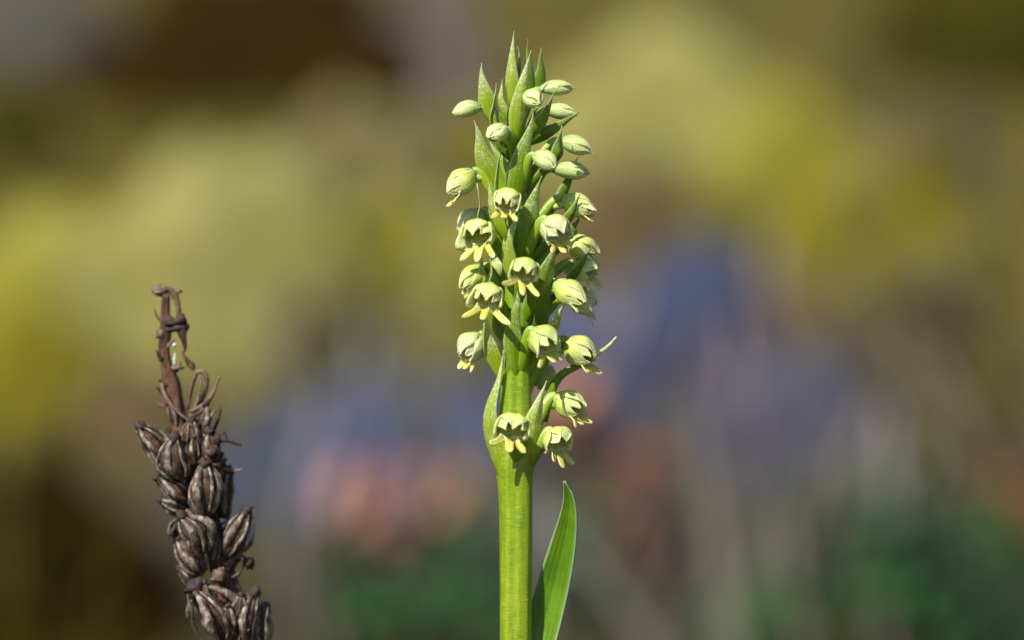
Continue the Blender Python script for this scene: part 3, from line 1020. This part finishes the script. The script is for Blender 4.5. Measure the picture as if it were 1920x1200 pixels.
# ------------------------------------------------------------------ background hillside
def hummock(px, py, wpx, hpx, mat, label, depth=0.8, seed=1.0, kind='moss'):
    """Low cushion whose foot is where the pixel meets the ground; sizes in photo pixels at that distance."""
    c, t = on_ground(px, py)
    k = t * SENSOR / LENS / 1920
    rx, rz = wpx * k * 0.5, hpx * k
    ry = rx * depth
    nu, nv = 22, 48
    V, F = [], []
    for i in range(nu):
        f = i / (nu - 1)
        th = f * math.pi * 0.5
        for j in range(nv):
            a = 2 * math.pi * j / nv
            d = Vector((math.sin(th) * math.cos(a), math.sin(th) * math.sin(a), math.cos(th)))
            if kind == 'moss':
                n = 1 + 0.22 * noise.noise(d * 1.7 + Vector((seed, 0, seed))) + 0.10 * noise.noise(d * 5 + Vector((seed, 2, 0))) + 0.045 * noise.noise(d * 14)
            else:
                n = 1 + 0.30 * noise.noise(d * 1.3 + Vector((seed, 0, seed))) + 0.10 * abs(noise.noise(d * 3.5 + Vector((0, seed, 0))))
                n = round(n * 9) / 9 * 0.4 + n * 0.6
            x, y = c.x + d.x * rx * n, c.y + d.y * ry * n
            g = ground_h(x, y)
            z = max(g, c.z) * 0.0 + g + d.z * rz * n - (0.012 if f > 0.97 else 0)
            V.append(Vector((x, y, z)) - c)
    F = grid_faces(nu, nv, True)
    nm = "moss_cushion" if kind == 'moss' else "stone"
    o = put(nm, mesh_data(nm, V, F, mat=M[mat]), loc=c)
    tag(o, label, "moss" if kind == 'moss' else "stone", "moss cushions on the bank" if kind == 'moss' else "stones on the bank")
    return o


def stone(*a, **k):
    return hummock(*a, kind='stone', **k)


hummock(180, 660, 520, 270, 'moss_yellow', "broad yellow-green moss cushion rising behind the hooked tip of the dead spike", 0.5, 1.3)
hummock(420, 690, 620, 410, 'moss_pale', "pale yellow lichen-grey cushion just right of the dead spike's hooked tip", 0.5, 6.3)
hummock(760, 640, 500, 270, 'moss_yellow', "yellow-green moss cushion between the dead spike's tip and the orchid", 0.5, 5.1)
hummock(10, 310, 240, 150, 'moss_deep', "deep olive moss hump below the grey stone left of the dark brown hump", 0.5, 6.6)
hummock(260, 850, 260, 150, 'litter', "brown litter hump behind the dead spike's upper capsules", 0.5, 7.1)
hummock(60, 800, 300, 200, 'moss_olive', "olive moss cushion low on the left behind the dead spike", 0.5, 2.9)
hummock(90, 1230, 480, 340, 'umber', "dark brown bank in the lower left behind the dead spike's foot", 0.4, 4.7)  # low, very dark brown mound in the lower left
hummock(520, 190, 760, 260, 'umber', "dark brown hump above the yellow cushions", 0.4, 2.4)  # wide, very dark brown mound high on the left
hummock(690, 380, 380, 190, 'litter_olive', "brown litter hump below the dark brown hump", 0.5, 3.4)
hummock(900, 330, 260, 120, 'moss_olive', "small olive moss cushion left of the orchid's upper buds", 0.5, 4.4)
hummock(1240, 370, 560, 290, 'moss_pale', "pale yellow-green cushion high on the bank right of the orchid's top", 0.5, 7.7)
hummock(1480, 430, 360, 260, 'moss_yellow', "yellow-green moss cushion among heath twigs on the right bank", 0.5, 1.9)
hummock(1640, 560, 460, 260, 'moss_olive', "olive moss cushion below the pale one on the right bank", 0.5, 3.9)
hummock(1180, 480, 300, 170, 'litter', "brown litter hump beside the orchid's upper flowers", 0.5, 9.9)
hummock(1890, 170, 520, 300, 'moss_deep', "deep olive moss cushion at the upper right edge of the bank", 0.5, 8.8)
hummock(1500, 650, 340, 140, 'litter', "brown litter hump above the low slate stone", 0.5, 5.9)
stone(40, 110, 360, 150, 'stone_grey', "grey stone beside the dark brown hump", depth=0.6, seed=2.0)
stone(800, 190, 260, 210, 'stone_mauve', "mauve grey stone in the moss left of the orchid's tip", depth=0.6, seed=4.0)
stone(720, 930, 640, 215, 'stone', "wide slate blue stone between the dead spike and the orchid's stem", depth=0.5, seed=6.0)
stone(1230, 820, 460, 330, 'stone', "tall slate blue stone right behind the orchid's flowers", depth=0.5, seed=9.0)
stone(1480, 900, 420, 230, 'stone_slate_mauve', "low mauve slate stone among dry stalks on the right", depth=0.5, seed=11.0)
stone(1330, 1050, 300, 150, 'stone_grey', "pale grey stone beneath the tall slate one", depth=0.5, seed=12.0)
stone(1640, 1010, 300, 150, 'stone_grey', "grey stone behind the large dark herb", depth=0.5, seed=13.0)
stone(980, 1080, 320, 170, 'stone_grey', "grey stone straight behind the orchid's bare stem", depth=0.5, seed=14.0)


def leaf_mesh(name, mat, fold=0.25):
    n = 10
    pts = [Vector((0, t, 0.16 * t * (1 - t))) for t in [i / (n - 1) for i in range(n)]]
    wid = [0.34 * max(0.02, math.sin(math.pi * min(1, (i / (n - 1)) ** 0.8 * 0.97 + 0.02))) for i in range(n)]
    V, F, UV = blade(pts, wid, [Vector((0, 0, 1))] * n, -0.1, 7, 0.06, 1.0, fold=-fold)
    return mesh_data(name, V, F, UV, mat=M[mat])


LEAF = {k: leaf_mesh("leaf", k) for k in ('herb', 'herb_dark', 'herb_grey', 'leaf_pink', 'leaf_orange', 'leaf_red')}


def leafy(px, py, wpx, hpx, mat, label, n=9, seed=1, cat="plant", name="leafy_plant", group="low leafy plants", size=0.5):
    rd = random.Random(seed)
    c, t = on_ground(px, py)
    k = t * SENSOR / LENS / 1920
    W, H = wpx * k, hpx * k
    root = empty(name, c, label, cat, group)
    for i in range(n):
        x, y, z = rd.uniform(-.5, .5) * W, rd.uniform(-.4, .4) * W, rd.uniform(0.25, 1.0) * H
        p = Vector((x, y, z))
        V, F, UV = tube([Vector((0, 0, -0.004)), Vector((x * .5, y * .5, z * .6)), p], [0.0007, 0.0006, 0.0004], 6)
        put("stalk", mesh_data("stalk", V, F, UV, mat=M['herb_grey' if 'herb' in mat else 'heath']), root)
        az = math.atan2(x, -y) + rd.uniform(-.8, .8)
        L = size * W * rd.uniform(.7, 1.1)
        m = Matrix.Translation(p) @ Matrix.Rotation(az, 4, 'Z') @ Matrix.Rotation(rd.uniform(0.2, 1.1), 4, 'X') @ Matrix.Rotation(rd.uniform(-.4, .4), 4, 'Y') @ Matrix.Scale(L, 4) @ Matrix.Translation((0, -0.35, 0))
        put("leaf", LEAF[mat], root, mw=m)
    return root


leafy(690, 1060, 140, 190, 'leaf_pink', "clump of pink-red leaves in front of the wide slate stone", 50, 3, size=.45)
leafy(858, 1045, 140, 170, 'leaf_orange', "clump of orange-brown leaves beside the orchid's stem", 40, 4, size=.45)
leafy(790, 930, 90, 90, 'leaf_pink', "few pink-red leaves between the pink and the orange clumps", 8, 14, size=.5)
leafy(1068, 870, 120, 140, 'leaf_orange', "small orange-brown leaves right behind the lowest flowers", 22, 5, size=.55)
leafy(1195, 1120, 110, 260, 'leaf_red', "upright red-brown leaves behind the orchid's narrow leaf", 34, 6, size=.5)
leafy(1905, 1060, 140, 170, 'leaf_red', "red-brown leaves at the right edge above the green herb", 30, 7, size=.5)
leafy(780, 1250, 360, 230, 'herb', "dark green herb left of the orchid's stem foot", 44, 8, size=.28)
leafy(1740, 1250, 300, 330, 'herb', "dark green herb in the lower right below the red-brown leaves", 64, 9, size=.32)
leafy(1890, 1290, 240, 240, 'herb_dark', "very dark green herb at the right edge beneath the red-brown leaves", 40, 19, size=.32)
leafy(1440, 1250, 300, 170, 'herb', "green herb between the orchid's narrow leaf and the large dark herb", 24, 10, size=.3)
leafy(1110, 1180, 200, 200, 'herb_grey', "grey-green herb close behind the orchid's narrow leaf", 16, 11, size=.4)
leafy(1500, 1090, 120, 210, 'herb_dark', "dark green sprig in front of the low slate stone", 44, 12, size=.4)
leafy(960, 1170, 220, 200, 'herb_grey', "grey-green herb straight behind the orchid's stem", 14, 13, size=.4)


# heath twigs
def twig_mesh(seed, mat):
    rd = random.Random(seed)
    pts = [Vector((0.06 * math.sin(i * .7 + seed), 0.05 * math.cos(i * .9), i / 9)) for i in range(10)]
    parts = [tube(pts, [0.012 - 0.0008 * i for i in range(10)], 6)]
    for i in range(60):
        z = rd.uniform(.2, 1)
        p = pts[min(9, int(z * 9))]
        a = rd.uniform(0, 6.28)
        d = Vector((math.cos(a), math.sin(a), .6)) * 0.08
        s = Vector((-math.sin(a), math.cos(a), 0)) * 0.018
        b = Vector((p.x, p.y, z))
        parts.append(([b - s, b + s, b + d], [(0, 1, 2)], [(0, 0), (1, 0), (0, 1)]))
    V, F, UV = merge(parts)
    return mesh_data("twig", V, F, UV, mat=M[mat])


TW = {m: [twig_mesh(s, m) for s in (1, 2, 3)] for m in ('heath', 'heath_dark')}


def heath(px, py, wpx, hpx, mat, label, n=10, seed=1):
    rd = random.Random(seed)
    c, t = on_ground(px, py)
    k = t * SENSOR / LENS / 1920
    root = empty("heath_shrub", c, label, "shrub", "small heath shrubs on the bank")
    for i in range(n):
        m = (Matrix.Translation((rd.uniform(-.3, .3) * wpx * k, rd.uniform(-.3, .3) * wpx * k, -0.003)) @ Matrix.Rotation(rd.uniform(0, 6.28), 4, 'Z')
             @ Matrix.Rotation(rd.uniform(-.35, .35), 4, 'X') @ Matrix.Scale(hpx * k * rd.uniform(.6, 1.05), 4))
        put("twig", TW[mat][i % 3], root, mw=m)
    return root


heath(1250, 420, 200, 150, 'heath', "mauve heath shrub on the pale right-hand moss cushion", 26, 1)
heath(1400, 520, 170, 150, 'heath', "mauve-brown heath shrub above the tall slate stone", 26, 2)
heath(1720, 650, 230, 190, 'heath_dark', "dark purplish heath shrub below the olive cushion", 34, 3)
heath(1820, 330, 200, 170, 'heath', "mauve heath shrub near the bank's upper right edge", 26, 4)
heath(1610, 300, 150, 120, 'heath', "small mauve heath shrub among the olive moss", 16, 5)
heath(548, 730, 120, 250, 'heath', "narrow mauve heath shrub between the two yellow cushions", 15, 6)
heath(90, 640, 170, 190, 'heath', "mauve-brown heath shrub on the broad cushion left of the dead spike's hook", 30, 16)
heath(130, 1150, 220, 260, 'heath_dark', "dark heath shrub in the lower left beside the dead spike", 24, 7)
heath(270, 1100, 200, 200, 'heath', "low mauve-brown heath shrub behind the dead spike's capsules", 24, 8)
heath(1275, 200, 180, 180, 'heath', "mauve heath shrub far up the bank beyond the orchid's tip", 34, 9)

# grass blades and dry stalks
def grass_mesh(mat, bendy, wide):
    n = 12
    pts = [Vector((0.0, bendy * (i / (n - 1)) ** 2, (i / (n - 1)) * (1 - 0.15 * bendy))) for i in range(n)]
    wid = [0.5 * (1 - (i / (n - 1)) ** 2.2) + 0.01 for i in range(n)]
    wid = [x * wide for x in wid]
    V, F, UV = blade(pts, wid, [Vector((0, 1, 0.2))] * n, 0.3, 3)
    return mesh_data("blade", V, F, UV, mat=M[mat])


GB = {m: [grass_mesh(m, b, wd) for b in (0.12, 0.3, 0.55)] for m, wd in (('straw', 0.06), ('grass', 0.03), ('grass_dark', 0.045))}


def tuft(px, py, hpx, mat, label, n=9, seed=1, spread=0.25, lean=0.0, group="grass tufts on the bank"):
    rd = random.Random(seed)
    c, t = on_ground(px, py)
    H = hpx * t * SENSOR / LENS / 1920
    root = empty("grass_tuft", c, label, "grass", group)
    for i in range(n):
        m = (Matrix.Translation((rd.uniform(-.08, .08) * H, rd.uniform(-.08, .08) * H, -0.003)) @ Matrix.Rotation(lean, 4, 'Y') @ Matrix.Rotation(rd.uniform(0, 6.28), 4, 'Z')
             @ Matrix.Rotation(-rd.uniform(0, spread), 4, 'X') @ Matrix.Scale(H * rd.uniform(.55, 1.05), 4))
        put("blade", GB[mat][i % 3], root, mw=m)
    return root


rd = random.Random(21)
straws = [(1430, 1560, 900, -.13, 4), (1380, 1180, 560, -.10, 4), (1870, 900, 420, -.36, 6), (1930, 900, 480, -.10, 4), (520, 850, 330, .05, 5),
          (760, 800, 260, -.05, 4), (480, 860, 300, .08, 4), (560, 700, 260, -.03, 5)]
for i, (x, y, h, ln, n) in enumerate(straws):
    tuft(x, y, h, 'straw', "pale dry grass tuft blurred on the bank behind the plants", n, 40 + i, 0.10, ln, "pale dry grass tufts")
darks = [(60, 1300, 620, 0.02), (110, 1240, 560, -.03), (20, 1150, 560, .06), (240, 1150, 360, .0), (180, 1500, 560, .04), (1880, 900, 400, -.2), (1690, 900, 330, -.1)]
for i, (x, y, h, ln) in enumerate(darks):
    tuft(x, y, h, 'grass_dark', "dark olive grass tuft blurred on the bank behind the plants", 12, 80 + i, 0.18, ln, "dark olive grass tufts")
for i in range(16):
    x, y = rd.uniform(50, 1880), rd.uniform(240, 640)
    tuft(x, y, rd.uniform(90, 170), 'grass', "short olive grass tuft blurred on the mossy bank", 8, 120 + i, 0.5, rd.uniform(-.15, .15), "short olive grass tufts")

# single dry stalks standing up through the moss
stalk_mats = ['straw', 'heath', 'grass', 'straw', 'grass', 'straw_mauve']
STK = {}
for m in set(stalk_mats):
    pts = [Vector((0.05 * math.sin(i * 0.4), 0.02 * math.cos(i * 0.5), i / 11)) for i in range(12)]
    head = tube(pts, [0.010 - 0.0004 * i if i < 8 else 0.017 * math.sin(math.pi * (i - 6.5) / 5) for i in range(12)], 6)
    STK[m] = mesh_data("stalk", *head[:2], head[2], mat=M[m])
rd = random.Random(77)
for i in range(56):
    x, y = rd.uniform(430, 1915), rd.uniform(640, 1330)
    if abs(x - 1075) < 60:
        continue
    c, t = on_ground(x, y)
    m = stalk_mats[i % 6]
    o = put("dry_stalk", STK[m], mw=Matrix.Translation(c - Vector((0, 0, 0.003))) @ Matrix.Rotation(rd.gauss(-0.06, 0.10), 4, 'Y') @ Matrix.Rotation(rd.gauss(0, 0.1), 4, 'X')
            @ Matrix.Rotation(rd.uniform(0, 6.28), 4, 'Z') @ Matrix.Diagonal((0.14, 0.14, rd.uniform(240, 520) * t * SENSOR / LENS / 1920, 1)))
    lab = {'straw': "thin pale straw stalk standing blurred on the bank", 'heath': "thin mauve-brown stalk standing blurred on the bank",
           'grass': "thin olive green stalk standing blurred on the bank", 'straw_mauve': "thin lilac grey stalk standing blurred on the bank"}[m]
    tag(o, lab, "stalk", "blurred " + {'straw': 'pale', 'heath': 'mauve-brown', 'grass': 'olive', 'straw_mauve': 'lilac grey'}[m] + " stalks on the bank")

# ground cover that nobody could count
rd = random.Random(5)
parts_v, parts_f = [], []
for i in range(16000):
    y = 0.25 + 2.4 * rd.random() ** 1.2
    x = rd.uniform(-1, 1) * (0.3 + 0.35 * y)
    if fbm(x * 6, y * 6, 3.3) < -0.12:
        continue
    g = ground_h(x, y)
    h = rd.uniform(.006, .02)
    a = rd.uniform(0, 6.28)
    wv = rd.uniform(.0008, .0018)
    lx, ly = rd.uniform(-.6, .6) * h, rd.uniform(-.6, .6) * h
    k = len(parts_v)
    parts_v += [(x - wv * math.cos(a), y - wv * math.sin(a), g - .001), (x + wv * math.cos(a), y + wv * math.sin(a), g - .001), (x + lx, y + ly, g + h)]
    parts_f.append((k, k + 1, k + 2))
gc = put("ground_cover", mesh_data("ground_cover", parts_v, parts_f, smooth=False, mat=M['moss_olive']))
tag(gc, "short olive moss and grass shoots covering the hillside", kind="stuff")
